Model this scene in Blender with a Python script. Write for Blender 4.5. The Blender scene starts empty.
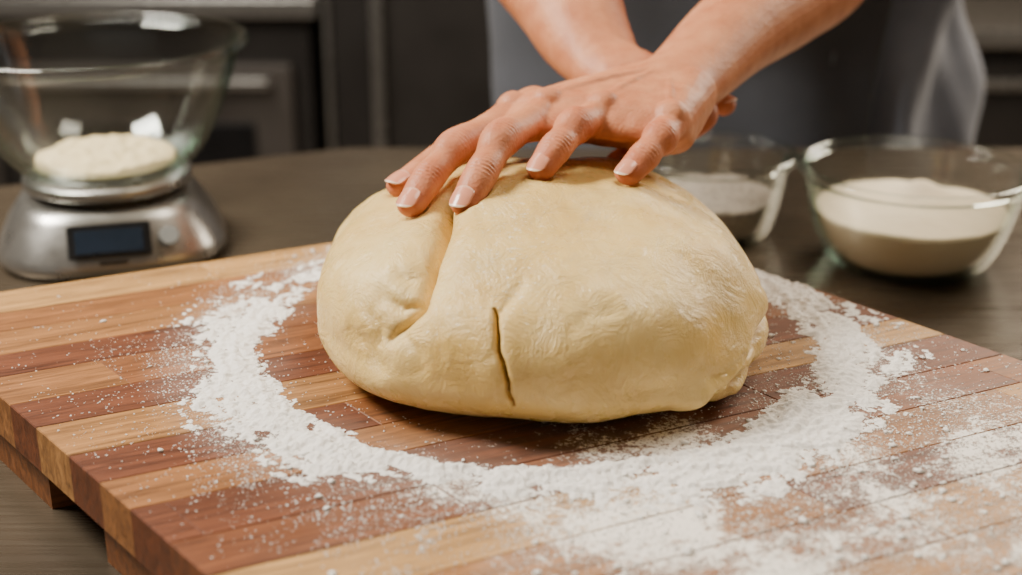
import bpy, bmesh, math, random
import numpy as np
from mathutils import Vector, Matrix, noise as mn
random.seed(7); np.random.seed(7)
V=Vector
LIFT=0.955   # board top height above the floor; scene modelled with board top at z=0 then lifted
sc=bpy.context.scene
# ---------------------------------------------------------------- helpers
def link(o):
    sc.collection.objects.link(o); return o
def mesh_obj(name,verts,faces,mat=None,smooth=True,parent=None):
    me=bpy.data.meshes.new(name); me.from_pydata([tuple(v) for v in verts],[],[tuple(f) for f in faces]); me.update()
    if smooth: me.polygons.foreach_set('use_smooth',[True]*len(me.polygons))
    o=bpy.data.objects.new(name,me); link(o)
    if mat: me.materials.append(mat)
    if parent: o.parent=parent
    return o
def empty(name,loc=(0,0,0)):
    o=bpy.data.objects.new(name,None); o.location=loc; o.empty_display_size=.05; return link(o)
def fixn(o):
    bm=bmesh.new(); bm.from_mesh(o.data); bmesh.ops.recalc_face_normals(bm,faces=bm.faces); bm.to_mesh(o.data); bm.free(); return o
def box(name,c,s,mat,parent=None,bev=0.003,rot=(0,0,0)):
    bm=bmesh.new(); bmesh.ops.create_cube(bm,size=1)
    for v in bm.verts: v.co=V((v.co.x*s[0],v.co.y*s[1],v.co.z*s[2]))
    if bev>0: bmesh.ops.bevel(bm,geom=bm.edges[:],offset=bev,segments=2,affect='EDGES',profile=.6)
    R=Matrix.Rotation(rot[2],4,'Z')@Matrix.Rotation(rot[1],4,'Y')@Matrix.Rotation(rot[0],4,'X')
    bmesh.ops.transform(bm,matrix=Matrix.Translation(V(c))@R,verts=bm.verts)
    me=bpy.data.meshes.new(name); bm.to_mesh(me); bm.free()
    o=bpy.data.objects.new(name,me); link(o); me.materials.append(mat)
    if parent: o.parent=parent
    return o
def lathe(name,prof,cx,cy,mat,parent=None,n=96,closed=True):
    vs=[];fs=[];m=len(prof)
    for r,z in prof:
        for i in range(n):
            a=2*math.pi*i/n; vs.append((cx+r*math.cos(a),cy+r*math.sin(a),z))
    rng=m if closed else m-1
    for j in range(rng):
        k=(j+1)%m
        for i in range(n):
            i2=(i+1)%n; fs.append((j*n+i,j*n+i2,k*n+i2,k*n+i))
    if not closed:
        fs.append(tuple(range(n))[::-1]); fs.append(tuple((m-1)*n+i for i in range(n)))
    return fixn(mesh_obj(name,vs,fs,mat,True,parent))
def catmull(P,s):
    n=len(P); i=min(int(s),n-2); t=s-i
    p1=P[i];p2=P[i+1]; p0=P[i-1] if i>0 else p1+(p1-p2); p3=P[i+2] if i+2<n else p2+(p2-p1)
    return .5*((2*p1)+(p2-p0)*t+(2*p0-5*p1+4*p2-p3)*t*t+(3*p1-p0-3*p2+p3)*t*t*t)
def loft(bm,pts,rads,up,seg=6,n=22,cap=True):
    pts=[np.array(p,float) for p in pts]; rads=[np.array(r,float) for r in rads]; up=np.array(up,float)
    S=[i/seg for i in range((len(pts)-1)*seg+1)]
    C=[catmull(pts,s) for s in S]; Rr=[catmull(rads,s) for s in S]
    rings=[]
    for i,c in enumerate(C):
        t=C[min(i+1,len(C)-1)]-C[max(i-1,0)]; t/=np.linalg.norm(t)
        u=up-t*np.dot(up,t); u/=np.linalg.norm(u); l=np.cross(t,u)
        rings.append((c,t,u,l,Rr[i]))
    out=[]
    def ring(c,u,l,rw,rt):
        out.append([bm.verts.new(V(c+l*rw*math.cos(2*math.pi*k/n)+u*rt*math.sin(2*math.pi*k/n))) for k in range(n)])
    if cap:
        c,t,u,l,r=rings[0]; m=min(r)
        for a in (80,60,40,20): ring(c-t*m*math.sin(math.radians(a)),u,l,r[0]*math.cos(math.radians(a)),r[1]*math.cos(math.radians(a)))
    for c,t,u,l,r in rings: ring(c,u,l,r[0],r[1])
    if cap:
        c,t,u,l,r=rings[-1]; m=min(r)
        for a in (20,40,60,80): ring(c+t*m*math.sin(math.radians(a)),u,l,r[0]*math.cos(math.radians(a)),r[1]*math.cos(math.radians(a)))
    for a,b in zip(out[:-1],out[1:]):
        for k in range(n): bm.faces.new((a[k],a[(k+1)%n],b[(k+1)%n],b[k]))
    bm.faces.new(out[0][::-1]); bm.faces.new(out[-1])
def hull(bm,spheres):
    t=bmesh.new()
    for c,r in spheres:
        bmesh.ops.create_icosphere(t,subdivisions=3,radius=r,matrix=Matrix.Translation(V(c)))
    res=bmesh.ops.convex_hull(t,input=t.verts[:])
    keep=set(g for g in res['geom'] if isinstance(g,bmesh.types.BMFace))
    bmesh.ops.delete(t,geom=[f for f in t.faces if f not in keep],context='FACES')
    me=bpy.data.meshes.new('tmp'); t.to_mesh(me); t.free(); bm.from_mesh(me); bpy.data.meshes.remove(me)
def ball(bm,c,r,s=(1,1,1),rot=None):
    Mx=Matrix.Translation(V(c))
    if rot: Mx=Mx@rot
    bmesh.ops.create_icosphere(bm,subdivisions=4,radius=r,matrix=Mx@Matrix.Diagonal((*s,1)))
def remeshed(name,bm,voxel,smooth_it,mat,parent=None,fac=.5):
    bmesh.ops.recalc_face_normals(bm,faces=bm.faces)
    me=bpy.data.meshes.new(name+'_src'); bm.to_mesh(me); bm.free()
    o=bpy.data.objects.new(name+'_src',me); link(o)
    r=o.modifiers.new('r','REMESH'); r.mode='VOXEL'; r.voxel_size=voxel; r.adaptivity=0
    s=o.modifiers.new('s','SMOOTH'); s.factor=fac; s.iterations=smooth_it
    dg=bpy.context.evaluated_depsgraph_get(); dg.update()
    m2=bpy.data.meshes.new_from_object(o.evaluated_get(dg)); m2.name=name
    bpy.data.objects.remove(o); bpy.data.meshes.remove(me)
    m2.materials.clear(); m2.materials.append(mat)
    m2.polygons.foreach_set('use_smooth',[True]*len(m2.polygons))
    o2=bpy.data.objects.new(name,m2); link(o2)
    if parent: o2.parent=parent
    return o2
def get_co(me):
    a=np.empty(len(me.vertices)*3); me.vertices.foreach_get('co',a); return a.reshape(-1,3)
def set_co(me,a):
    me.vertices.foreach_set('co',a.ravel()); me.update()
def get_no(me):
    a=np.empty(len(me.vertices)*3); me.vertices.foreach_get('normal',a); return a.reshape(-1,3)
def set_attr(me,name,vals):
    at=me.attributes.new(name,'FLOAT','POINT'); at.data.foreach_set('value',np.asarray(vals,dtype=np.float32))
_ph=np.random.RandomState(3)
WK=[(_ph.normal(size=3),_ph.uniform(0,6.28)) for _ in range(60)]
def sn(p,scale,k0=0,nk=9):
    s=0
    for k,ph in WK[k0:k0+nk]: s=s+np.sin(p@(k*scale)+ph)
    return s/nk**.5/1.2
# ---------------------------------------------------------------- materials
def lin(r,g,b):
    f=lambda c:(c/255/12.92) if c/255<=.04045 else ((c/255+.055)/1.055)**2.4
    return (f(r),f(g),f(b),1)
class M:
    def __init__(s,name):
        s.m=bpy.data.materials.new(name); s.m.use_nodes=True; s.nt=s.m.node_tree; s.N=s.nt.nodes; s.L=s.nt.links
        s.b=s.N['Principled BSDF']; s.out=s.N['Material Output']
    def n(s,t,**kw):
        x=s.N.new(t)
        for k,v in kw.items(): setattr(x,k,v)
        return x
    def l(s,a,b): s.L.new(a,b)
    def set(s,**kw):
        for k,v in kw.items(): s.b.inputs[k.replace('_',' ')].default_value=v
        return s
    def math(s,op,a,b=None,c=None,clamp=False):
        x=s.n('ShaderNodeMath',operation=op,use_clamp=clamp)
        for i,v in enumerate((a,b,c)):
            if v is None: continue
            if isinstance(v,(int,float)): x.inputs[i].default_value=v
            else: s.l(v,x.inputs[i])
        return x.outputs[0]
    def mix(s,f,a,b,blend='MIX'):
        x=s.n('ShaderNodeMix',data_type='RGBA',blend_type=blend)
        for i,v in ((0,f),(6,a),(7,b)):
            if isinstance(v,(int,float,tuple)): x.inputs[i].default_value=v
            else: s.l(v,x.inputs[i])
        return x.outputs[2]
    def noise(s,scale,detail=4,vec=None,rough=.55,dist=0):
        x=s.n('ShaderNodeTexNoise'); x.inputs['Scale'].default_value=scale; x.inputs['Detail'].default_value=detail
        x.inputs['Roughness'].default_value=rough; x.inputs['Distortion'].default_value=dist
        if vec is not None: s.l(vec,x.inputs['Vector'])
        return x.outputs['Fac']
    def maprange(s,v,a,b,c=0,d=1):
        x=s.n('ShaderNodeMapRange'); s.l(v,x.inputs[0])
        for i,q in enumerate((a,b,c,d)): x.inputs[i+1].default_value=q
        return x.outputs[0]
    def bump(s,h,strength,dist=.001):
        x=s.n('ShaderNodeBump'); x.inputs['Strength'].default_value=strength; x.inputs['Distance'].default_value=dist
        s.l(h,x.inputs['Height']); s.l(x.outputs[0],s.b.inputs['Normal']); return x
    def obj(s): return s.n('ShaderNodeTexCoord').outputs['Object']
def simple(name,col,rough=.5,metal=0,nscale=30,var=.12,bump=0,bscale=200):
    m=M(name); m.set(Roughness=rough,Metallic=metal)
    o=m.obj(); nz=m.noise(nscale,4,o)
    dark=tuple(c*(1-var) for c in col[:3])+(1,); lite=tuple(min(1,c*(1+var)) for c in col[:3])+(1,)
    m.l(m.mix(nz,dark,lite),m.b.inputs['Base Color'])
    m.l(m.maprange(nz,.3,.7,rough*.85,min(1,rough*1.15)),m.b.inputs['Roughness'])
    if bump: m.bump(m.noise(bscale,5,o),bump)
    return m.m

def mat_wood():
    m=M('butcher_block_wood')
    tc=m.obj(); mp=m.n('ShaderNodeMapping'); m.l(tc,mp.inputs[0]); mp.inputs['Scale'].default_value=(7,120,60)
    at=m.n('ShaderNodeAttribute',attribute_name='tone'); tone=at.outputs['Fac']
    at2=m.n('ShaderNodeAttribute',attribute_name='seed')
    vm=m.n('ShaderNodeVectorMath',operation='ADD'); m.l(mp.outputs[0],vm.inputs[0])
    cx=m.n('ShaderNodeCombineXYZ'); m.l(m.math('MULTIPLY',at2.outputs['Fac'],40.),cx.inputs[0]); m.l(m.math('MULTIPLY',at2.outputs['Fac'],17.),cx.inputs[2]); m.l(cx.outputs[0],vm.inputs[1])
    g1=m.noise(1.0,8,vm.outputs[0],.70,1.8); g2=m.noise(4.0,6,vm.outputs[0],.6,.2)
    rp=m.n('ShaderNodeValToRGB'); m.l(tone,rp.inputs[0]); e=rp.color_ramp.elements
    e[0].position=0; e[0].color=lin(98,50,28); e[1].position=1; e[1].color=lin(190,146,88)
    for p,c in ((.25,lin(120,68,38)),(.5,lin(144,92,50)),(.75,lin(168,120,68))):
        x=e.new(p); x.color=c
    c=m.mix(m.maprange(g1,.33,.64),(.32,.28,.25,1),(1.15,1.14,1.12,1))
    col=m.mix(1.0,rp.outputs[0],c,'MULTIPLY')
    pores=m.maprange(g2,.28,.42)
    col=m.mix(1.0,col,m.mix(pores,(.50,.44,.40,1),(1,1,1,1)),'MULTIPLY')
    geo=m.n('ShaderNodeNewGeometry'); sp=m.n('ShaderNodeSeparateXYZ'); m.l(geo.outputs['Position'],sp.inputs[0])
    def dist(x,y,sx=1,sy=1):
        a=m.math('MULTIPLY',m.math('SUBTRACT',sp.outputs[0],x),sx); b=m.math('MULTIPLY',m.math('SUBTRACT',sp.outputs[1],y),sy)
        return m.math('SQRT',m.math('ADD',m.math('MULTIPLY',a,a),m.math('MULTIPLY',b,b)))
    r=dist(.015,.80)
    big=m.noise(16,5,geo.outputs['Position'])
    ringd=m.math('ABSOLUTE',m.math('SUBTRACT',r,.188))
    ringm=m.maprange(ringd,.012,.050,1.0,0)
    low=m.maprange(dist(.17,.57,.9,1.1),.07,.27,1.6,0)
    rightm=m.maprange(dist(.22,.78,1,1),.02,.14,.8,0)
    inr=m.maprange(dist(.14,.73,1,1),.0,.08,.65,0)
    low2=m.maprange(dist(-.02,.60,.8,1.3),.0,.10,.7,0)
    D=m.math('MAXIMUM',m.math('MAXIMUM',ringm,low),m.math('MAXIMUM',m.math('MAXIMUM',low2,inr),rightm))
    D=m.math('MULTIPLY',D,m.maprange(big,.34,.64,.25,1.2))
    fine=m.noise(520,3,geo.outputs['Position'],.7); med=m.noise(110,6,geo.outputs['Position'],.75)
    nn=m.math('ADD',m.math('MULTIPLY',fine,.5),m.math('MULTIPLY',med,.5))
    thr=m.math('SUBTRACT',.70,m.math('MULTIPLY',D,.22))
    dust=m.math('MULTIPLY',m.math('SUBTRACT',nn,thr),12.,clamp=True)
    film=m.math('MULTIPLY',D,.10,clamp=True)
    dust=m.math('MAXIMUM',m.math('MULTIPLY',dust,.95),film)
    up=m.n('ShaderNodeSeparateXYZ'); m.l(geo.outputs['Normal'],up.inputs[0])
    dust=m.math('MULTIPLY',dust,m.maprange(up.outputs[2],.7,.95))
    col=m.mix(dust,col,lin(246,240,230))
    m.l(col,m.b.inputs['Base Color'])
    m.l(m.math('ADD',m.maprange(g1,.3,.7,.42,.58),m.math('MULTIPLY',dust,.4)),m.b.inputs['Roughness'])
    m.b.inputs['Specular IOR Level'].default_value=.35
    m.bump(m.math('ADD',g2,m.math('MULTIPLY',dust,1.5)),.4,.0007)
    return m.m
def mat_dough():
    m=M('bread_dough'); o=m.obj()
    n1=m.noise(22,4,o); n2=m.noise(260,6,o,.7)
    col=m.mix(m.maprange(n1,.35,.65),lin(220,184,106),lin(234,204,134))
    fl=m.n('ShaderNodeAttribute',attribute_name='flour').outputs['Fac']
    spk=m.maprange(m.math('ADD',m.noise(330,4,o,.75),m.math('MULTIPLY',fl,.24)),.73,.83)
    col=m.mix(m.math('MULTIPLY',spk,.55),col,lin(248,242,228))
    m.l(col,m.b.inputs['Base Color'])
    m.set(Subsurface_Weight=.10,Subsurface_Scale=.005); m.b.inputs['Subsurface Radius'].default_value=(1,.6,.25)
    m.l(m.maprange(m.noise(60,4,o),.3,.7,.21,.36),m.b.inputs['Roughness'])
    h=m.math('ADD',m.math('MULTIPLY',n2,.5),m.math('MULTIPLY',m.noise(45,7,o,.68,.8),3.0))
    m.bump(h,.6,.0018)
    return m.m
def mat_skin():
    m=M('skin'); o=m.obj()
    red=m.n('ShaderNodeAttribute',attribute_name='red').outputs['Fac']
    n1=m.noise(60,4,o); n2=m.noise(500,4,o)
    col=m.mix(m.maprange(n1,.3,.7),lin(180,110,72),lin(204,138,98))
    col=m.mix(m.math('MULTIPLY',red,.65),col,lin(184,84,60))
    m.l(col,m.b.inputs['Base Color'])
    m.set(Subsurface_Weight=.08,Subsurface_Scale=.003,Roughness=.5); m.b.inputs['Subsurface Radius'].default_value=(1,.35,.2)
    m.b.inputs['Specular IOR Level'].default_value=.35
    vo=m.n('ShaderNodeTexVoronoi'); vo.inputs['Scale'].default_value=420; m.l(o,vo.inputs['Vector'])
    m.bump(m.math('ADD',m.math('ADD',n2,m.math('MULTIPLY',vo.outputs['Distance'],.6)),m.math('MULTIPLY',m.noise(90,4,o),1.5)),.4,.0007)
    return m.m
def mat_nail():
    m=M('fingernail'); t=m.n('ShaderNodeAttribute',attribute_name='t').outputs['Fac']
    c=m.mix(m.maprange(t,.86,.93),lin(214,144,116),lin(240,212,188))
    c=m.mix(m.maprange(t,.14,.02),c,lin(224,176,150))
    m.l(c,m.b.inputs['Base Color']); m.set(Roughness=.2); m.bump(m.noise(200,2,m.obj()),.05)
    return m.m
def mat_flour(name,a,b,bs=.7):
    m=M(name); o=m.obj()
    m.l(m.mix(m.noise(120,5,o),a,b),m.b.inputs['Base Color'])
    m.set(Roughness=.95); m.b.inputs['Specular IOR Level'].default_value=.1
    m.bump(m.math('ADD',m.noise(700,6,o,.8),m.noise(160,4,o)),bs,.0013); return m.m
def mat_glass():
    m=M('clear_glass'); m.N.remove(m.b)
    lw=m.n('ShaderNodeLayerWeight'); lw.inputs[0].default_value=.5
    f=lw.outputs['Facing']
    rp=m.mix(m.maprange(f,.62,1.0),(.988,.995,.99,1),(.42,.64,.53,1))
    tr=m.n('ShaderNodeBsdfTransparent'); m.l(rp,tr.inputs[0])
    gl=m.n('ShaderNodeBsdfGlossy'); gl.inputs['Roughness'].default_value=.07; gl.inputs[0].default_value=(.95,1,.97,1)
    p=m.math('POWER',f,3.5); k=m.math('ADD',m.math('MULTIPLY',p,.75),.035,clamp=True)
    k=m.math('ADD',k,m.maprange(m.noise(9,3,m.obj()),.45,.8,.0,.03))
    mx=m.n('ShaderNodeMixShader'); m.l(k,mx.inputs[0]); m.l(tr.outputs[0],mx.inputs[1]); m.l(gl.outputs[0],mx.inputs[2])
    m.l(mx.outputs[0],m.out.inputs[0]); return m.m
def mat_counter():
    m=M('dark_steel_counter'); o=m.obj()
    mp=m.n('ShaderNodeMapping'); m.l(o,mp.inputs[0]); mp.inputs['Scale'].default_value=(2,60,1)
    n1=m.noise(5,4,o); n2=m.noise(6,4,mp.outputs[0])
    m.l(m.mix(m.maprange(n1,.3,.7),lin(78,68,56),lin(102,90,74)),m.b.inputs['Base Color'])
    m.set(Metallic=.5); m.l(m.maprange(n2,.3,.7,.22,.36),m.b.inputs['Roughness']); m.bump(n2,.05); return m.m
def mat_cloth(name,a,b):
    m=M(name); o=m.obj()
    w=m.n('ShaderNodeTexWave'); w.inputs['Scale'].default_value=350; m.l(o,w.inputs[0])
    m.l(m.mix(m.noise(12,5,o),a,b),m.b.inputs['Base Color']); m.set(Roughness=.85)
    m.b.inputs['Sheen Weight'].default_value=.15
    m.bump(m.math('ADD',m.noise(40,3,o),m.math('MULTIPLY',w.outputs['Fac'],.15)),.3,.004); return m.m
WOOD=mat_wood();DOUGH=mat_dough();SKIN=mat_skin();NAIL=mat_nail();GLASS=mat_glass();COUNTER=mat_counter()
FLOUR=mat_flour('white_flour',lin(240,235,226),lin(253,250,246)); CREAM=mat_flour('cream_flour',lin(244,228,194),lin(252,240,214),.2); STARTER=mat_flour('pale_dough',lin(222,202,154),lin(236,218,174),.4)
APRON=mat_cloth('slate_apron_cloth',lin(64,66,72),lin(86,88,96)); SHIRT=mat_cloth('grey_shirt_cloth',lin(106,110,122),lin(136,140,152)); TROU=mat_cloth('dark_trousers',lin(30,32,38),lin(42,44,52))
STEEL=simple('brushed_steel',lin(178,176,172),.3,.9,60,.06); DARK=simple('dark_enamel',lin(46,43,41),.4,.1,8,.2); BLACK=simple('black_plastic',lin(20,20,22),.3)
CHAR=simple('charcoal_cabinet',lin(66,61,57),.5,0,6,.2); LCD=simple('lcd_screen',lin(34,44,58),.15,0,90,.25); GREYB=simple('grey_button',lin(150,152,152),.4)
WALL=simple('painted_wall',lin(120,110,98),.9,0,5,.08); FLOORM=simple('floor_tiles',lin(106,94,80),.4,0,6,.2); CEIL=simple('ceiling_paint',lin(200,190,176),.9)
HAIR=simple('brown_hair',lin(52,34,24),.6,0,120,.3); EYE=simple('eye_white',lin(235,230,225),.2); LIP=simple('lips',lin(178,98,90),.4); SHOE=simple('black_shoe',lin(25,25,26),.4)
SALT=simple('grey_seed_mix',lin(176,166,154),.8,0,260,.75,.8,300)
# ---------------------------------------------------------------- cutting board
A=np.array([-.396,.85]); B=np.array([.0525,1.064]); E1=B-A; W1=np.linalg.norm(E1); ang=math.atan2(E1[1],E1[0]); E1=E1/W1
E2=np.array([.64,-.768]); LB=.72; TH=.027
c,s=math.cos(-ang),math.sin(-ang); e2l=np.array([c*E2[0]-s*E2[1],s*E2[0]+c*E2[1]])
def build_board():
    par=empty('cutting_board',(A[0],A[1],0)); par.rotation_euler=(0,0,ang)
    vs=[];fs=[];tone=[];seed=[]
    rows=[.040,.034,.038,.034,.042,.036,.042,.036,.034,.040,.036,.040,.036,.042,.038,.036,.040,.036,.036]
    tones=[.82,.5,.85,.28,.66,.15,.55,.30,.78,.25,.48,.85,.35,.62,.82,.40,.74,.45,.78]
    t0=0;ch=.0006;rnd=random.Random(5)
    for w,tn in zip(rows,tones):
        t1=min(t0+w,LB)
        if t1-t0<.006: break
        x=-rnd.uniform(0,.15)
        while x<W1:
            x2=x+rnd.uniform(.14,.34); a=max(x,0); b=min(x2,W1)
            if b-a>.004:
                tt=min(1,max(0,tn+rnd.uniform(-.28,.28))); sd=rnd.random()
                k=len(vs)
                for z,i in ((-TH,0),(-ch,0),(0,ch)):
                    for (u,v) in ((a+i,t0+i),(b-i,t0+i),(b-i,t1-i),(a+i,t1-i)):
                        vs.append((u+e2l[0]*v,e2l[1]*v,z)); tone.append(tt); seed.append(sd)
                fs.append((k+3,k+2,k+1,k))
                for q in (0,4):
                    for j in range(4):
                        j2=(j+1)%4; fs.append((k+q+j,k+q+j2,k+q+4+j2,k+q+4+j))
                fs.append((k+8,k+9,k+10,k+11))
            x=x2
        t0=t1
    o=mesh_obj('plank_top',vs,fs,WOOD,False,par); fixn(o)
    set_attr(o.data,'tone',tone); set_attr(o.data,'seed',seed)
    def rail(nm,s0,s1,x0,x1):
        P=[]
        for z in (-TH-.028,-TH-.0002):
            for (u,v) in ((x0,s0),(x1,s0),(x1,s1),(x0,s1)): P.append((u+e2l[0]*v,e2l[1]*v,z))
        F=[(3,2,1,0),(4,5,6,7),(0,1,5,4),(1,2,6,5),(2,3,7,6),(3,0,4,7)]
        r=mesh_obj(nm,P,F,WOOD,False,par); fixn(r); set_attr(r.data,'tone',[.4]*8); set_attr(r.data,'seed',[.3]*8)
    rail('foot_1',.10,.215,.006,W1-.012); rail('foot_2',.285,.40,.006,W1-.012); rail('foot_3',.60,.70,.006,W1-.012)
build_board()
# ---------------------------------------------------------------- hand skeletons
def v(*a): return np.array(a,float)
H1=dict(
 fingers=dict(
  index =[v(.0025,.8843,.1184),v(-.034,.829,.1120),v(-.049,.797,.1015),v(-.0575,.779,.0915)],
  middle=[v(.0232,.8703,.1238),v(-.0060,.8155,.1210),v(-.0177,.7826,.1085),v(-.0262,.766,.0965)],
  ring  =[v(.0575,.8634,.1236),v(.0385,.8345,.1240),v(.0262,.8116,.1165),v(.0175,.799,.1075)],
  pinky =[v(.0985,.850,.1215),v(.0895,.8265,.1190),v(.0785,.8110,.1115),v(.0685,.799,.1045)]),
 thumb=[v(.066,.93,.112),v(.015,.915,.106),v(-.035,.872,.0995),v(-.068,.828,.088)],
 rad=dict(index=(.0122,.0108,.0098,.0088),middle=(.0126,.0110,.0100,.0090),ring=(.0125,.0108,.0098,.0087),pinky=(.0118,.0100,.0091,.0082)),
 wrist=v(.105,.915,.129), wr=[(v(.096,.932,.127),.018),(v(.114,.901,.127),.019)],
 pads=[(v(.062,.912,.110),.013),(v(.102,.868,.112),.015)],web=.45,
 arm=[v(.098,.904,.128),v(.118,.934,.132),v(.155,.995,.148),v(.200,1.06,.163),v(.245,1.125,.182),v(.30,1.21,.25),v(.36,1.30,.34)],
 armr=[(.031,.019),(.0300,.0225),(.034,.030),(.0405,.037),(.043,.041),(.043,.043),(.046,.046)], up=(-.15,-.25,1))
H2=dict(
 fingers=dict(
  index =[v(.112,.958,.124),v(.130,.946,.117),v(.130,.930,.106),v(.120,.920,.099)],
  middle=[v(.104,.946,.118),v(.116,.930,.110),v(.110,.916,.097),v(.100,.910,.090)],
  ring  =[v(.092,.938,.112),v(.100,.922,.103),v(.094,.910,.091),v(.085,.905,.085)],
  pinky =[v(.080,.934,.106),v(.084,.920,.098),v(.078,.909,.088),v(.070,.905,.083)]),
 thumb=[v(.088,.975,.122),v(.108,.985,.116),v(.130,.972,.112),v(.146,.952,.108)],
 rad=dict(index=(.0105,.0092,.0082,.0072),middle=(.0108,.0094,.0084,.0074),ring=(.0102,.009,.0081,.0071),pinky=(.009,.0078,.0071,.0063)),
 wrist=v(.072,.966,.128), wr=[(v(.078,.978,.129),.016),(v(.066,.956,.124),.016)],
 pads=[(v(.09,.96,.105),.012)],web=.1,
 arm=[v(.080,.958,.125),v(.066,.978,.130),v(.052,1.015,.144),v(.038,1.06,.166),v(.0,1.13,.205),v(-.03,1.20,.25),v(.01,1.29,.33),v(.05,1.35,.39)],
 armr=[(.028,.020),(.0285,.0215),(.034,.030),(.040,.037),(.043,.041),(.043,.042),(.045,.045),(.047,.047)], up=(.1,-.25,1))
person=empty('person',(.24,1.6,-LIFT))
pinv=Matrix.Translation((-.24,-1.6,LIFT))
def adopt(o):
    o.parent=person; o.matrix_parent_inverse=pinv
def build_hand(H,name,vox):
    bm=bmesh.new(); up=H['up']
    sph=list(H['wr'])
    for k,p in H['fingers'].items():
        r=H['rad'][k]
        d=p[1]-p[0]; root=p[0]-d*.35
        loft(bm,[root,p[0],p[0]*.45+p[1]*.55,p[1],(p[1]+p[2])/2,p[2],p[3]],
             [(r[0],r[0]),(r[0]*1.0,r[0]*1.02),(r[1]*.97,r[1]*.90),(r[1]*1.10,r[1]*1.09),(r[2]*.99,r[2]*.91),(r[2]*1.06,r[2]*1.01),(r[3]*1.05,r[3]*.84)],up)
        sph.append((p[0]-np.array([0,0,.0005]),r[0]*1.04))
    hull(bm,sph+H['pads'])
    F=list(H['fingers'].values()); R_=list(H['rad'].values())
    for a in range(3):
        f1,f2=F[a],F[a+1]; w_=H['web']
        q1=f1[0]+(f1[1]-f1[0])*w_-np.array([0,0,.004]); q2=f2[0]+(f2[1]-f2[0])*w_-np.array([0,0,.004])
        hull(bm,[(f1[0]-np.array([0,0,.001]),R_[a][0]*1.02),(f2[0]-np.array([0,0,.001]),R_[a+1][0]*1.02),(q1,R_[a][0]*.60),(q2,R_[a+1][0]*.60)])
    w=H['wrist']
    for k,p in H['fingers'].items():
        u=np.array(up)/np.linalg.norm(up); r=H['rad'][k][0]
        loft(bm,[p[0]+u*r*.60,(p[0]*.5+w*.5)+u*(r*.75+.0044),w+u*.0130],[(.0055,.0055),(.0036,.0040),(.005,.005)],up,n=12)
        ball(bm,p[0]+u*r*.32,r*.98)
    t=H['thumb']; loft(bm,[t[0],t[1],(t[1]+t[2])/2,t[2],t[3]],[(.016,.015),(.013,.012),(.011,.010),(.0112,.010),(.0092,.0075)],up)
    loft(bm,H['arm'],H['armr'],up,n=36)
    o=remeshed(name,bm,vox,6,SKIN)
    me=o.data; co=get_co(me); no=get_no(me); red=np.zeros(len(co))
    off=np.zeros(len(co))
    for k,p in list(H['fingers'].items())+[('thumb',t)]:
        for j,(a,s_) in enumerate(((0,.35),(1,.8),(2,.55),(3,.8))):
            q=p[a]; d=np.linalg.norm(co-q,axis=1); red+=s_*np.exp(-(d/.012)**2)
            if a in(1,2):
                ax=p[a]-p[a-1]; ax2=p[a+1]-p[a]; ax=ax/np.linalg.norm(ax)+ax2/np.linalg.norm(ax2); ax/=np.linalg.norm(ax)
                s2=(co-q)@ax; uu=np.array(up)/np.linalg.norm(up); dors=np.clip(no@uu,0,1)
                wr=np.exp(-(s2/.0055)**2)*np.exp(-(d/.013)**2)*dors
                off-=wr*.0017*(.5+.5*np.cos(s2/.0028*2*np.pi+ .5*np.sin(co[:,0]*900)))
    dw=np.linalg.norm(co-H['fingers']['ring'][0],axis=1); hm=np.exp(-(dw/.09)**4)
    off+= hm*(.00020*sn(co,260,0)+.0003*sn(co,70,10))+.0006*sn(co,18,20)*(1-hm)
    co+=no*off[:,None]; set_co(me,co); set_attr(me,'red',np.clip(red,0,1))
    adopt(o)
    upv=np.array(up)/np.linalg.norm(up)
    for k,p in list(H['fingers'].items())+[('thumb',t)]:
        r=(H['rad'][k][3] if k!='thumb' else .0090)
        a=p[3]-p[2]; a/=np.linalg.norm(a); n=upv-a*(upv@a); n/=np.linalg.norm(n); l=np.cross(a,n)
        vs=[];fs=[];tt=[];nu,ns=14,14
        for i in range(ns+1):
            q=i/ns; sl=-.0070+q*.0155
            hw=1.0-.28*max(0,(q-.65)/.35)**2-.22*max(0,(.25-q)/.25)**2
            for j in range(nu+1):
                w_=(j/nu*2-1); th=w_*hw*math.radians(46)
                rt=r*.88-.0014*max(0,q-.45)*1.5
                edge=.0018*(abs(w_)**3)*(q>.5)*(q-.5)*2-.0012*(abs(w_)**2)*(q<.3)*(.3-q)*3
                pt=p[3]+a*(sl-edge*1.3)+ (n*math.cos(th)*(rt+.0001)+l*math.sin(th)*r*1.02)
                vs.append(pt); tt.append(q)
        for i in range(ns):
            for j in range(nu):
                b=i*(nu+1)+j; fs.append((b,b+1,b+nu+2,b+nu+1))
        no_=mesh_obj(name+'_nail_'+k,vs,fs,NAIL); set_attr(no_.data,'t',tt); fixn(no_)
        sm=no_.modifiers.new('s','SOLIDIFY'); sm.thickness=.0005; sm.offset=0
        adopt(no_)
build_hand(H1,'left_arm',.00095)
build_hand(H2,'right_arm',.0014)
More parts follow.
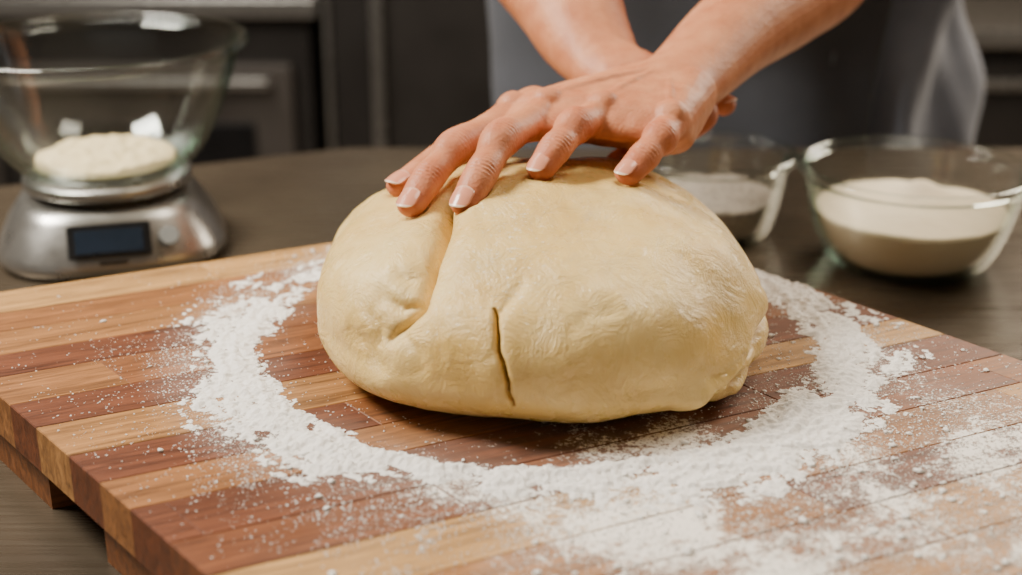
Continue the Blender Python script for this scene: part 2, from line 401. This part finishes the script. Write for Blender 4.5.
# ---------------------------------------------------------------- dough
def segdist(x,z,P):
    best=np.full(len(x),9.); tt=np.zeros(len(x)); tot=len(P)-1
    for i in range(tot):
        a=np.array(P[i]);b=np.array(P[i+1]);d=b-a
        t=np.clip(((x-a[0])*d[0]+(z-a[1])*d[1])/(d@d),0,1)
        dd=np.hypot(x-a[0]-t*d[0],z-a[1]-t*d[1]); m=dd<best; best[m]=dd[m]; tt[m]=(i+t[m])/tot
    return best,tt
CX,CY=.0165,.808
MAIN=[(-.030,.104),(-.036,.096),(-.041,.087),(-.046,.076),(-.050,.066),(-.058,.056),(-.066,.047)]
TEAR=[(-.0095,.069),(-.0065,.060),(-.0045,.046),(-.001,.034),(.0015,.023)]
FOLD=[(.135,.016),(.118,.016),(.100,.009),(.088,.004)]
FOLD2=[(.155,.036),(.140,.032),(.124,.022),(.113,.016)]
def dough_base(D):
    D=D/np.linalg.norm(D,axis=1)[:,None]
    right=1/(1+np.exp(-(D[:,0]-.2)*5))
    zc=.033-.013*right; top=.0985
    a=np.where(D[:,0]<0,.132,.132); b=np.where(D[:,1]<0,.153,.14)
    cz=np.where(D[:,2]>0,top-zc,zc*1.12)
    n=2.25+.9*np.clip(-D[:,2]*4,0,1)
    rr=(np.abs(D[:,0]/a)**n+np.abs(D[:,1]/b)**n+np.abs(D[:,2]/cz)**n)**(-1/n)
    P=D*rr[:,None]; P[:,2]+=zc; P[:,0]+=CX; P[:,1]+=CY
    return P
def build_dough():
    bm=bmesh.new(); bmesh.ops.create_icosphere(bm,subdivisions=7,radius=1)
    bm.verts.ensure_lookup_table()
    P=dough_base(np.array([q.co[:] for q in bm.verts])); x,z=P[:,0],P[:,2]; fr=P[:,1]<CY-.01
    near=np.zeros(len(x),bool)
    for L,w in ((MAIN,.012),(TEAR,.009),(FOLD,.012),(FOLD2,.012)): near|=(segdist(x,z,L)[0]<w)
    near&=fr
    ed=[e for e in bm.edges if near[e.verts[0].index] and near[e.verts[1].index]]
    bmesh.ops.subdivide_edges(bm,edges=ed,cuts=1,use_grid_fill=True)
    bm.verts.index_update(); bm.verts.ensure_lookup_table()
    P=dough_base(np.array([q.co[:] for q in bm.verts])); x,z=P[:,0],P[:,2]; fr=P[:,1]<CY-.01
    near=((segdist(x,z,TEAR)[0]<.006)|(segdist(x,z,MAIN)[0]<.006))&fr
    ed=[e for e in bm.edges if near[e.verts[0].index] and near[e.verts[1].index]]
    bmesh.ops.subdivide_edges(bm,edges=ed,cuts=1,use_grid_fill=True)
    bmesh.ops.triangulate(bm,faces=[f for f in bm.faces if len(f.verts)>4])
    me=bpy.data.meshes.new('bread_dough'); bm.to_mesh(me); bm.free()
    P=dough_base(get_co(me))
    nrm=np.stack([P[:,0]-CX,P[:,1]-CY,(P[:,2]-.03)*2.2],1); nrm/=np.linalg.norm(nrm,axis=1)[:,None]
    off=.0026*sn(P,26,0)+.0014*sn(P,60,10)+.0005*sn(P,150,20)
    x,z=P[:,0].copy(),P[:,2].copy(); front=1/(1+np.exp((P[:,1]-CY+.01)/.006))
    def crease(Pl,depth,w,tp=None,bulge=0,bw=.012,wb=1):
        nonlocal off
        d,t=segdist(x+wb*(.0006*np.sin(z*260)+.00025*np.sin(z*620+1)),z,Pl)
        tp=np.sin(np.clip(t,0,1)*np.pi)**.5 if tp is None else tp(t)
        off-=front*depth*tp*np.exp(-(d/w)**1.3)
        if bulge: off+=front*bulge*tp*np.exp(-((d-bw*.9)/bw)**2)
    crease(MAIN,.0150,.0021,lambda t:np.clip(1.3-t*1.1,0,1)*np.clip(t*8+.6,0,1),.0042,.013)
    crease(MAIN,.0085,.013,lambda t:np.clip(1.15-t*.9,0,1))
    crease([(-.049,.068),(-.060,.063),(-.072,.066)],.005,.003)
    crease([(-.048,.078),(-.056,.074),(-.063,.075)],.003,.0025)
    crease([(-.088,.046),(-.076,.040),(-.066,.028)],.004,.0045)
    crease([(-.060,.054),(-.050,.045),(-.046,.034)],.003,.0035)
    crease([(-.078,.060),(-.070,.052),(-.072,.042)],.003,.003)
    crease(TEAR,.0125,.0008,None,.0012,.006,1.2)
    crease([(.008,.079),(-.001,.072),(-.0095,.064)],.0024,.002)
    crease([(.030,.060),(.040,.066),(.055,.066)],.0018,.004)
    crease([(.060,.030),(.075,.026),(.085,.030)],.0018,.004)
    crease([(.020,.030),(.032,.040),(.050,.042)],.0012,.005)
    crease(FOLD2,.009,.003,None,.003,.009)
    crease(FOLD,.012,.0024,None,.005,.008)
    crease([(.108,.020),(.101,.012),(.099,.002)],.008,.0025,None,.0018,.006)
    crease([(.125,.030),(.112,.026),(.102,.028)],.004,.003)
    d=np.hypot(x+.085,z-.055); off+=front*.0035*np.exp(-(d/.03)**2)
    P+=nrm*off[:,None]
    for k,p in H1['fingers'].items():
        tip=p[3]; r=H1['rad'][k][3]
        d=np.hypot(P[:,0]-tip[0],P[:,1]-tip[1]); up=P[:,2]>.05
        near=up&(d<.006); cur=P[near,2].mean() if near.any() else .09
        target=tip[2]-r*.60; dl=target-cur
        P[up,2]+=(dl*np.exp(-(d[up]/.024)**2))
    for k,p in list(H1['fingers'].items())+[('thumb',H1['thumb'])]:
        for i in range(3):
            for q in np.linspace(0,1,8):
                c_=p[i]*(1-q)+p[i+1]*q; R=.0098
                dv=P-c_; d=np.linalg.norm(dv,axis=1); m=(d<R)&(P[:,2]>.05)
                P[m,2]-=(R-d[m])*.9
    P[:,2]=np.where(P[:,2]<.006,.0008+.0052*np.exp((P[:,2]-.006)/.006),P[:,2])
    set_co(me,P); me.polygons.foreach_set('use_smooth',[True]*len(me.polygons)); me.materials.append(DOUGH)
    fl=np.exp(-(np.hypot(P[:,0]-.0,P[:,2]-.085)/.035)**2)*.8+np.exp(-(np.hypot(P[:,0]+.04,P[:,2]-.06)/.02)**2)*.5+.3*np.exp(-((P[:,2]-.01)/.02)**2)
    set_attr(me,'flour',np.clip(fl,0,1))
    link(bpy.data.objects.new('bread_dough',me))
build_dough()
# ---------------------------------------------------------------- flour
def inside_board(x,y,m=.004):
    d=np.array([x,y])-A; det=E1[0]*E2[1]-E1[1]*E2[0]
    u=(d[0]*E2[1]-d[1]*E2[0])/det; w=(E1[0]*d[1]-E1[1]*d[0])/det
    return m<u<W1-m and m<w<LB-m
def build_flour():
    vs=[];fs=[];FX,FY=.015,.80
    NA,NR=1800,120; r0,r1=.145,.255; H=np.zeros((NA,NR))
    for i in range(NA):
        th=2*math.pi*i/NA; ct,st=math.cos(th),math.sin(th)
        rc=.174+.006*mn.noise(V((ct*2,st*2,3)))+.005*max(0,ct)+.003*max(0,-ct); w=.0085+.006*mn.noise(V((ct*2.7,st*2.7,9)))+.009*max(0,ct)**2+.004*max(0,-ct)**2+.003*max(0,-st)
        amp=.0021+.0004*max(0,ct)+.0008*max(0,-st)+.0017*mn.noise(V((ct*3.3,st*3.3,21)))
        for j in range(NR):
            r=r0+(r1-r0)*j/(NR-1); x,y=FX+r*ct,FY+r*st
            n0=mn.fractal(V((x*22,y*22,8)),.8,2.1,3)
            q=(r-rc+.005*n0)/w
            base=1-q*q if q<0 else 1-.38*q**1.12
            n1=mn.fractal(V((x*60,y*60,1)),.8,2.1,4); n2=mn.fractal(V((x*240,y*240,5)),.55,2.1,4)
            n3=mn.fractal(V((x*13,y*13,2)),.8,2.1,2)
            sw=mn.noise(V((ct*7,st*7,r*170+1.5*n0)))     # sweeping streaks left by the hands
            h=base*amp+n1*.0018+n2*.0013+n3*.0013+sw*.0018-.0010
            if base<-1.2: h=-.01
            H[i,j]=h
            vs.append((x,y,max(.00008,h*.9)+.0001*(1+mn.noise(V((x*900,y*900,0))))))
    for i in range(NA):
        i2=(i+1)%NA
        for j in range(NR-1):
            if max(H[i,j],H[i2,j],H[i,j+1],H[i2,j+1])>0 and inside_board(vs[i*NR+j][0],vs[i*NR+j][1]):
                fs.append((i*NR+j,i*NR+j+1,i2*NR+j+1,i2*NR+j))
    ico=bmesh.new(); bmesh.ops.create_icosphere(ico,subdivisions=1,radius=1); iv=[tuple(q.co) for q in ico.verts]; ifc=[tuple(q.index for q in f.verts) for f in ico.faces]; ico.free()
    rnd=random.Random(11); cnt=0
    def dens(x,y):
        r=math.hypot(x-FX,y-FY)
        d=.9*math.exp(-((r-.19)/.030)**2)
        if r>.19: d+=.35*math.exp(-(r-.19)/.045)*(.4+.6*(y<.82))
        d+=1.1*math.exp(-(math.hypot((x-.18)*.9,(y-.58)*1.1)/.14)**2)+.5*math.exp(-(math.hypot(x-.0,(y-.585)*1.4)/.07)**2)
        if r<.165: d=.05+.35*max(0,(x-.08)*8)*(r>.12)
        d*=max(0,.15+1.8*(.5+mn.noise(V((x*25,y*25,4)))))*max(0,.3+1.4*(.5+mn.noise(V((x*90,y*90,6)))))
        return d+.004
    while cnt<42000:
        x=rnd.uniform(-.36,.42); y=rnd.uniform(.48,1.05)
        if rnd.random()>dens(x,y) or not inside_board(x,y): continue
        if math.hypot((x-.018)/.128,(y-.808)/.145)<1: continue
        s_=.00020+.00048*rnd.random()**2.4
        if rnd.random()<.014: s_=.0008+.0015*rnd.random()**2.5
        k=len(vs); a=rnd.uniform(0,6.28); ca,sa=math.cos(a)*s_,math.sin(a)*s_; sx=rnd.uniform(.8,1.6); zz=s_*.28
        j=[rnd.uniform(.65,1.35) for _ in iv]
        for (q,g) in zip(iv,j): vs.append((x+(q[0]*sx*ca-q[1]*sa)*g,y+(q[0]*sx*sa+q[1]*ca)*g,max(.00006,zz+q[2]*s_*.45*g)))
        fs.extend([(f[0]+k,f[1]+k,f[2]+k) for f in ifc]); cnt+=1
    mesh_obj('flour_dusting',vs,fs,FLOUR,True)
build_flour()
# ---------------------------------------------------------------- bowls
def bowl(name,cx,cy,z0,h,rb,R,p=.5,th=.003,lip=.003):
    par=empty(name,(cx,cy,z0))
    out=[];inn=[]
    N=26
    for i in range(N+1):
        t=(i/N)**1.8; out.append((rb+(R-rb)*t**p,z0+.0005+h*t))
    for i in range(N,-1,-1):
        t=(i/N)**1.8; inn.append((max(.001,(rb+(R-rb)*t**p)-th),z0+.005+(h-.005)*t))
    lipp=[(R+lip*.8,z0+h-.005),(R+lip*1.4,z0+h-.002),(R+lip*1.3,z0+h+.001),(R+lip*.6,z0+h+.0025),(R-th*.4,z0+h+.0022)]
    prof=[(.0005,z0+.0012),(rb*.85,z0+.0012),(rb*.92,z0+.0002)]+out[:-1]+[(R,z0+h-.006)]+lipp+inn+[(.0005,z0+.005)]
    o=lathe('glass',prof,cx,cy,GLASS,None,128); o.parent=par; o.matrix_parent_inverse=Matrix.Translation((-cx,-cy,-z0))
    def rin(z):
        t=max(0,(z-z0-.005)/(h-.005)); return rb+(R-rb)*t**p-th-.0006
    return par,rin
def fill(name,par,cx,cy,zb,zt,rin,hf,mat,n=110,m=40):
    vs=[];fs=[]
    for j in range(m+1):
        for i in range(n):
            a=2*math.pi*i/n; q=j/m; zr=zt+hf(math.cos(a),math.sin(a)); r=rin(zr)*q
            x,y=r*math.cos(a),r*math.sin(a)
            z=zt+hf(q*math.cos(a),q*math.sin(a)); vs.append((cx+x,cy+y,z))
    for k in range(1,9):
        for i in range(n):
            a=2*math.pi*i/n; zr=zt+hf(math.cos(a),math.sin(a)); z=zr+(zb-zr)*k/8; r=rin(z); vs.append((cx+r*math.cos(a),cy+r*math.sin(a),z))
    T=m+8
    for j in range(T):
        for i in range(n):
            i2=(i+1)%n; fs.append((j*n+i,j*n+i2,(j+1)*n+i2,(j+1)*n+i))
    fs.append(tuple(T*n+i for i in range(n)))
    o=mesh_obj(name,vs,fs,mat); fixn(o); l=par.location; o.parent=par; o.matrix_parent_inverse=Matrix.Translation(-V(l)); return o
CZ=-.055
par,rin=bowl('glass_flour_bowl',.322,1.090,CZ,.079,.052,.088,.42)
fill('flour',par,.322,1.090,CZ+.0056,CZ+.045,rin,lambda x,y:.0025*mn.noise(V((x*1.6,y*1.6,2)))+.0008*mn.noise(V((x*6,y*6,2)))+.014*math.exp(-((x-.22)**2+(y-.45)**2)/.07),CREAM)
par,rin=bowl('small_glass_bowl',.171,1.165,CZ,.070,.046,.066,.45,.0035,.004)
fill('seed_mix',par,.171,1.165,CZ+.0056,CZ+.034,rin,lambda x,y:.003*mn.noise(V((x*3,y*3,7)))+.0025*mn.noise(V((x*14,y*14,7))),SALT)
# scale
SX,SY=-.335,1.135
sp=empty('kitchen_scale',(SX,SY,CZ)); sp.rotation_euler=(0,0,math.radians(15)); sinv=Matrix.Translation((-SX,-SY,-CZ))
def sa(o): o.parent=sp; o.matrix_parent_inverse=sinv; return o
def serings(name,layers,mat,n=112,e=3.0):
    vs=[];fs=[]
    for (h,z) in layers:
        for i in range(n):
            a=2*math.pi*i/n; ca,sn_=math.cos(a),math.sin(a); r=(abs(ca)**e+abs(sn_)**e)**(-1/e); vs.append((SX+h*r*ca,SY+h*r*sn_,z))
    for j in range(len(layers)-1):
        for i in range(n): i2=(i+1)%n; fs.append((j*n+i,j*n+i2,(j+1)*n+i2,(j+1)*n+i))
    fs.append(tuple(range(n))[::-1]); fs.append(tuple((len(layers)-1)*n+i for i in range(n)))
    return sa(fixn(mesh_obj(name,vs,fs,mat)))
serings('body',[(.086,CZ+.0005),(.089,CZ+.001),(.0925,CZ+.005),(.0925,CZ+.010),(.090,CZ+.015),(.084,CZ+.027),(.075,CZ+.040),(.071,CZ+.046),(.066,CZ+.0485),(.05,CZ+.049)],STEEL)
sa(lathe('neck',[(.050,CZ+.047),(.052,CZ+.050),(.062,CZ+.054),(.066,CZ+.056)],SX,SY,STEEL,None,96,False))
sa(lathe('platter',[(.060,CZ+.054),(.067,CZ+.0555),(.0685,CZ+.058),(.0685,CZ+.0625),(.067,CZ+.0645),(.055,CZ+.065)],SX,SY,STEEL,None,96,False))
tilt=-math.radians(31)
fy=SY-.0845
sa(box('display_bezel',(SX-.002,fy-.0015,CZ+.031),(.064,.004,.027),BLACK,None,.0015,(tilt,0,0)))
sa(box('display',(SX-.002,fy-.0036,CZ+.031),(.052,.002,.019),LCD,None,.0006,(tilt,0,0)))
def disc(name,x,y,z,r,mat):
    bm=bmesh.new(); bmesh.ops.create_cone(bm,segments=32,radius1=r,radius2=r*.9,depth=.003,cap_ends=True,matrix=Matrix.Translation((x,y,z))@Matrix.Rotation(math.radians(90)+tilt,4,'X'))
    me=bpy.data.meshes.new(name); bm.to_mesh(me); bm.free(); me.materials.append(mat); o=link(bpy.data.objects.new(name,me)); return sa(o)
disc('button',SX+.044,fy-.0005,CZ+.031,.0080,GREYB)
sa(box('label',(SX,SY-.0905,CZ+.0135),(.022,.0015,.003),CHAR,None,.0003,(tilt,0,0)))
par,rin=bowl('glass_mixing_bowl',SX,SY,CZ+.0655,.106,.052,.117,.47,.0035,.004)
fill('dough_starter',par,SX,SY,CZ+.0712,CZ+.077,lambda z:min(rin(z),.056),lambda x,y:.004*mn.noise(V((x*2.5,y*2.5,5)))+.003*mn.noise(V((x*7,y*7,5)))+.006*max(0,1-x*x-y*y)**.5,STARTER)
# ---------------------------------------------------------------- counter
def prism(name,poly,z0,z1,mat,bev=.004):
    n=len(poly); vs=[(x,y,z0) for x,y in poly]+[(x,y,z1) for x,y in poly]
    fs=[tuple(range(n))[::-1],tuple(range(n,2*n))]+[(i,(i+1)%n,n+(i+1)%n,n+i) for i in range(n)]
    o=mesh_obj(name,vs,fs,mat,False); fixn(o)
    if bev:
        b=o.modifiers.new('b','BEVEL'); b.width=bev; b.segments=3
    return o
cp=empty('kitchen_counter',(0,.8,-LIFT))
poly=[(-1.3,-.05),(1.5,-.05),(1.5,1.44),(-.168,1.44),(-.50,1.295),(-1.3,.95)]
o=prism('worktop',poly,CZ-.04,CZ,COUNTER); o.parent=cp; o.matrix_parent_inverse=Matrix.Translation((0,-.8,LIFT))
poly2=[(-1.25,.05),(1.45,.05),(1.45,1.34),(-.16,1.34),(-.48,1.2),(-1.25,.87)]
o=prism('cabinet',poly2,-LIFT,CZ-.04,CHAR); o.parent=cp; o.matrix_parent_inverse=Matrix.Translation((0,-.8,LIFT))
# ---------------------------------------------------------------- person body
def body():
    up=(0,-1,.0001)
    bm=bmesh.new()
    loft(bm,[(.285,1.69,-.30),(.285,1.69,-.12),(.285,1.68,.0),(.275,1.655,.12),(.25,1.60,.26),(.24,1.54,.38),(.24,1.49,.455)],
         [(.250,.15),(.268,.15),(.265,.14),(.245,.13),(.22,.125),(.20,.11),(.12,.075)],up,n=60)
    for sx,H in ((1,H1),(-1,H2)):
        e=np.array([.36,1.30,.34]) if sx>0 else np.array([.05,1.35,.39])
        sh=np.array([.24+sx*.165,1.48,.43])
        loft(bm,[np.array([.24+sx*.08,1.50,.44]),sh,sh*.5+e*.5,e],[(.06,.06),(.068,.068),(.062,.062),(.058,.058)],(0,.3,1),n=30)
    loft(bm,[(.24,1.50,.44),(.24,1.46,.485)],[(.07,.065),(.062,.06)],up)
    o=remeshed('shirt',bm,.006,5,SHIRT); me=o.data; co=get_co(me); no=get_no(me)
    f=np.sin(co[:,0]*70+3*np.sin(co[:,2]*9+co[:,0]*6)+10*co[:,2])
    co+=no*(.017*f*np.exp(-((co[:,2]-.02)/.22)**2)+.008*sn(co,18,5)+.003*sn(co,45,20))[:,None]; set_co(me,co); adopt(o)
    vs=[];fs=[];na,nz=90,80
    for j in range(nz+1):
        z=-.55+j/nz*.93; t=j/nz
        yc=1.69-.16*max(0,(z-.0)/.40)**1.4 if z>0 else 1.69
        hw=.272 if z<.12 else .272-.07*(z-.12)/.26
        a0=math.radians(-88 if z<.14 else -88+52*min(1,(z-.14)/.12)); a1=math.radians(36 if z<.14 else 34)
        for i in range(na+1):
            a=a0+(a1-a0)*i/na
            rr=1+.045*math.sin(a*9+2*math.sin(z*7))*(1-t*.7)+.02*mn.noise(V((a*3,z*9,1)))
            vs.append((.25+hw*math.sin(a)*rr-.005,yc-.180*max(0,math.cos(a))**.8*rr,z))
    for j in range(nz):
        for i in range(na): b=j*(na+1)+i; fs.append((b,b+1,b+na+2,b+na+1))
    o=mesh_obj('apron',vs,fs,APRON); s_=o.modifiers.new('s','SOLIDIFY'); s_.thickness=.004; adopt(o)
    bm=bmesh.new()
    loft(bm,[(.25,1.69,-.22),(.25,1.69,-.05)],[(.18,.12),(.185,.12)],up,n=40)
    for sx in(-1,1):
        loft(bm,[(.25+sx*.09,1.69,-.12),(.25+sx*.10,1.69,-.45),(.25+sx*.105,1.70,-.85)],[(.10,.11),(.075,.08),(.06,.065)],up,n=30)
    adopt(remeshed('trousers',bm,.009,3,TROU))
    bm=bmesh.new()
    for sx in(-1,1): loft(bm,[(.25+sx*.105,1.73,-LIFT+.045),(.25+sx*.11,1.64,-LIFT+.045),(.25+sx*.115,1.55,-LIFT+.036)],[(.042,.044),(.046,.042),(.042,.034)],(0,0,1),n=24)
    adopt(remeshed('shoes',bm,.006,2,SHOE))
    hc=V((.24,1.40,.635)); R=Matrix.Rotation(math.radians(28),4,'X')
    def hp(x,y,z): return tuple(hc+(R@V((x,y,z))))
    bm=bmesh.new()
    ball(bm,hp(0,.01,.03),.088,(.88,1.08,1.0),R); ball(bm,hp(0,-.025,-.045),.062,(.92,1,1.05),R); ball(bm,hp(0,-.05,-.085),.028,(1.1,.9,.8),R)
    loft(bm,[hp(0,-.085,.012),hp(0,-.105,-.022),hp(0,-.088,-.034)],[(.008,.008),(.013,.011),(.014,.008)],(1,0,0),n=14)
    for sx in(-1,1): ball(bm,hp(sx*.08,.015,-.01),.027,(.28,.6,1),R); ball(bm,hp(sx*.033,-.078,.022),.018,(1.2,.5,.45),R)
    ball(bm,hp(0,-.082,-.058),.017,(1.3,.5,.5),R)
    loft(bm,[(.24,1.49,.44),(.24,1.45,.51),hp(0,.02,-.04)],[(.055,.055),(.052,.055),(.054,.056)],up,n=30)
    h=remeshed('head',bm,.0028,5,SKIN); set_attr(h.data,'red',np.zeros(len(h.data.vertices))+.1); adopt(h)
    bm=bmesh.new(); ball(bm,hp(0,.022,.045),.094,(.9,1.04,.98),R); ball(bm,hp(0,.085,-.02),.055,(1.1,.6,1.2),R)
    hh=remeshed('hair',bm,.004,2,HAIR); me=hh.data; co=get_co(me); no=get_no(me); co+=no*(.003*np.sin(co[:,0]*400+sn(co,30)*3))[:,None]; set_co(me,co); adopt(hh)
    for sx in(-1,1):
        bm=bmesh.new(); ball(bm,hp(sx*.033,-.079,.012),.0125); me=bpy.data.meshes.new('eye'); bm.to_mesh(me); bm.free(); me.materials.append(EYE); adopt(link(bpy.data.objects.new('eye_'+('l' if sx>0 else 'r'),me)))
    bm=bmesh.new(); ball(bm,hp(0,-.090,-.058),.011,(1.9,.5,.55),R); me=bpy.data.meshes.new('mouth'); bm.to_mesh(me); bm.free(); me.materials.append(LIP); adopt(link(bpy.data.objects.new('mouth',me)))
body()
# ---------------------------------------------------------------- background kitchen
FZ=-LIFT
ov=empty('kitchen_range',(-1.05,3.2,FZ)); oi=Matrix.Translation((1.05,-3.2,-FZ))
def oa(o): o.parent=ov; o.matrix_parent_inverse=oi
oa(box('body',(-1.05,3.2,FZ+.43),(1.28,.6,.70),DARK,None,.01)); oa(box('worktop',(-1.05,3.18,FZ+.80),(1.32,.66,.04),STEEL,None,.006))
for i,x in enumerate((-1.36,-.74)):
    oa(box('oven_door_%d'%(i+1),(x,2.885,FZ+.43),(.58,.03,.50),CHAR,None,.008)); oa(box('oven_glass_%d'%(i+1),(x,2.866,FZ+.42),(.42,.01,.28),BLACK,None,.004))
    oa(box('handle_%d'%(i+1),(x,2.84,FZ+.65),(.50,.022,.022),STEEL,None,.008))
oa(box('plinth',(-1.05,3.15,FZ+.04),(1.28,.5,.08),STEEL,None,.004))
fr=empty('tall_cabinet',(-.14,3.2,FZ)); fi=Matrix.Translation((.14,-3.2,-FZ))
def fa(o): o.parent=fr; o.matrix_parent_inverse=fi
fa(box('carcass',(-.12,3.2,FZ+1.0),(.52,.6,2.0),DARK,None,.01)); fa(box('door',(-.12,2.885,FZ+1.0),(.50,.03,1.96),DARK,None,.006)); fa(box('pull',(-.27,2.85,FZ+.8),(.022,.03,.9),STEEL,None,.006)); fa(box('trim_strip',(-.372,2.88,FZ+1.0),(.012,.05,1.96),STEEL,None,.003))
bc=empty('base_cabinet',(1.2,3.2,FZ)); bi=Matrix.Translation((-1.2,-3.2,-FZ))
def ba(o): o.parent=bc; o.matrix_parent_inverse=bi
ba(box('carcass',(1.3,3.2,FZ+.36),(2.2,.6,.72),CHAR,None,.01)); ba(box('worktop',(1.3,3.17,FZ+.74),(2.24,.66,.04),STEEL,None,.006))
for i in range(4): ba(box('door_%d'%(i+1),(.48+i*.55,2.885,FZ+.38),(.52,.02,.62),DARK,None,.006)); ba(box('pull_%d'%(i+1),(.48+i*.55,2.865,FZ+.64),(.3,.02,.02),STEEL,None,.005))
def wallbox(n,c,s_,m): return box(n,c,s_,m,None,0)
wallbox('floor',(0,1,FZ-.05),(6,6,.1),FLOORM); wallbox('ceiling',(0,1,FZ+2.75),(6,6,.1),CEIL)
wallbox('wall_back',(0,3.6,FZ+1.35),(6,.1,2.7),WALL); wallbox('wall_left',(-3.05,1,FZ+1.35),(.1,6,2.7),WALL); wallbox('wall_right',(3.05,1,FZ+1.35),(.1,6,2.7),WALL)
# ---------------------------------------------------------------- lights
def area(name,loc,target,size,power,col,sy=None):
    l=bpy.data.lights.new(name,'AREA'); l.energy=power; l.color=col; l.size=size
    if sy: l.shape='RECTANGLE'; l.size_y=sy
    o=bpy.data.objects.new(name,l); o.location=loc; d=V(target)-V(loc); o.rotation_euler=d.to_track_quat('-Z','Y').to_euler(); link(o)
area('window_light',(-1.0,.95,1.15),(0,.82,0),.5,55,(1,.93,.82),.5)
area('ceiling_light',(.5,1.0,1.55),(.1,.85,0),.5,9,(1,.88,.72))
area('back_light',(1.5,2.3,1.0),(.3,1.0,0),.9,52,(1,.86,.68),.7)
area('background_light',(-1.0,1.9,1.6),(-.9,3.2,-.3),.9,26,(1,.93,.85))
w=bpy.data.worlds.new('world'); sc.world=w; w.use_nodes=True; w.node_tree.nodes['Background'].inputs[0].default_value=(1,.92,.82,1); w.node_tree.nodes['Background'].inputs[1].default_value=.20
# ---------------------------------------------------------------- camera
cam=bpy.data.cameras.new('camera'); co_=bpy.data.objects.new('camera',cam); link(co_); co_.location=(0,0,.34); co_.rotation_euler=(math.radians(69),0,0)
cam.lens=50; cam.sensor_width=36; cam.clip_start=.01; cam.dof.use_dof=True; cam.dof.focus_distance=.79; cam.dof.aperture_fstop=4.2
sc.camera=co_
for o in list(sc.objects):
    if o.parent is None: o.location.z+=LIFT
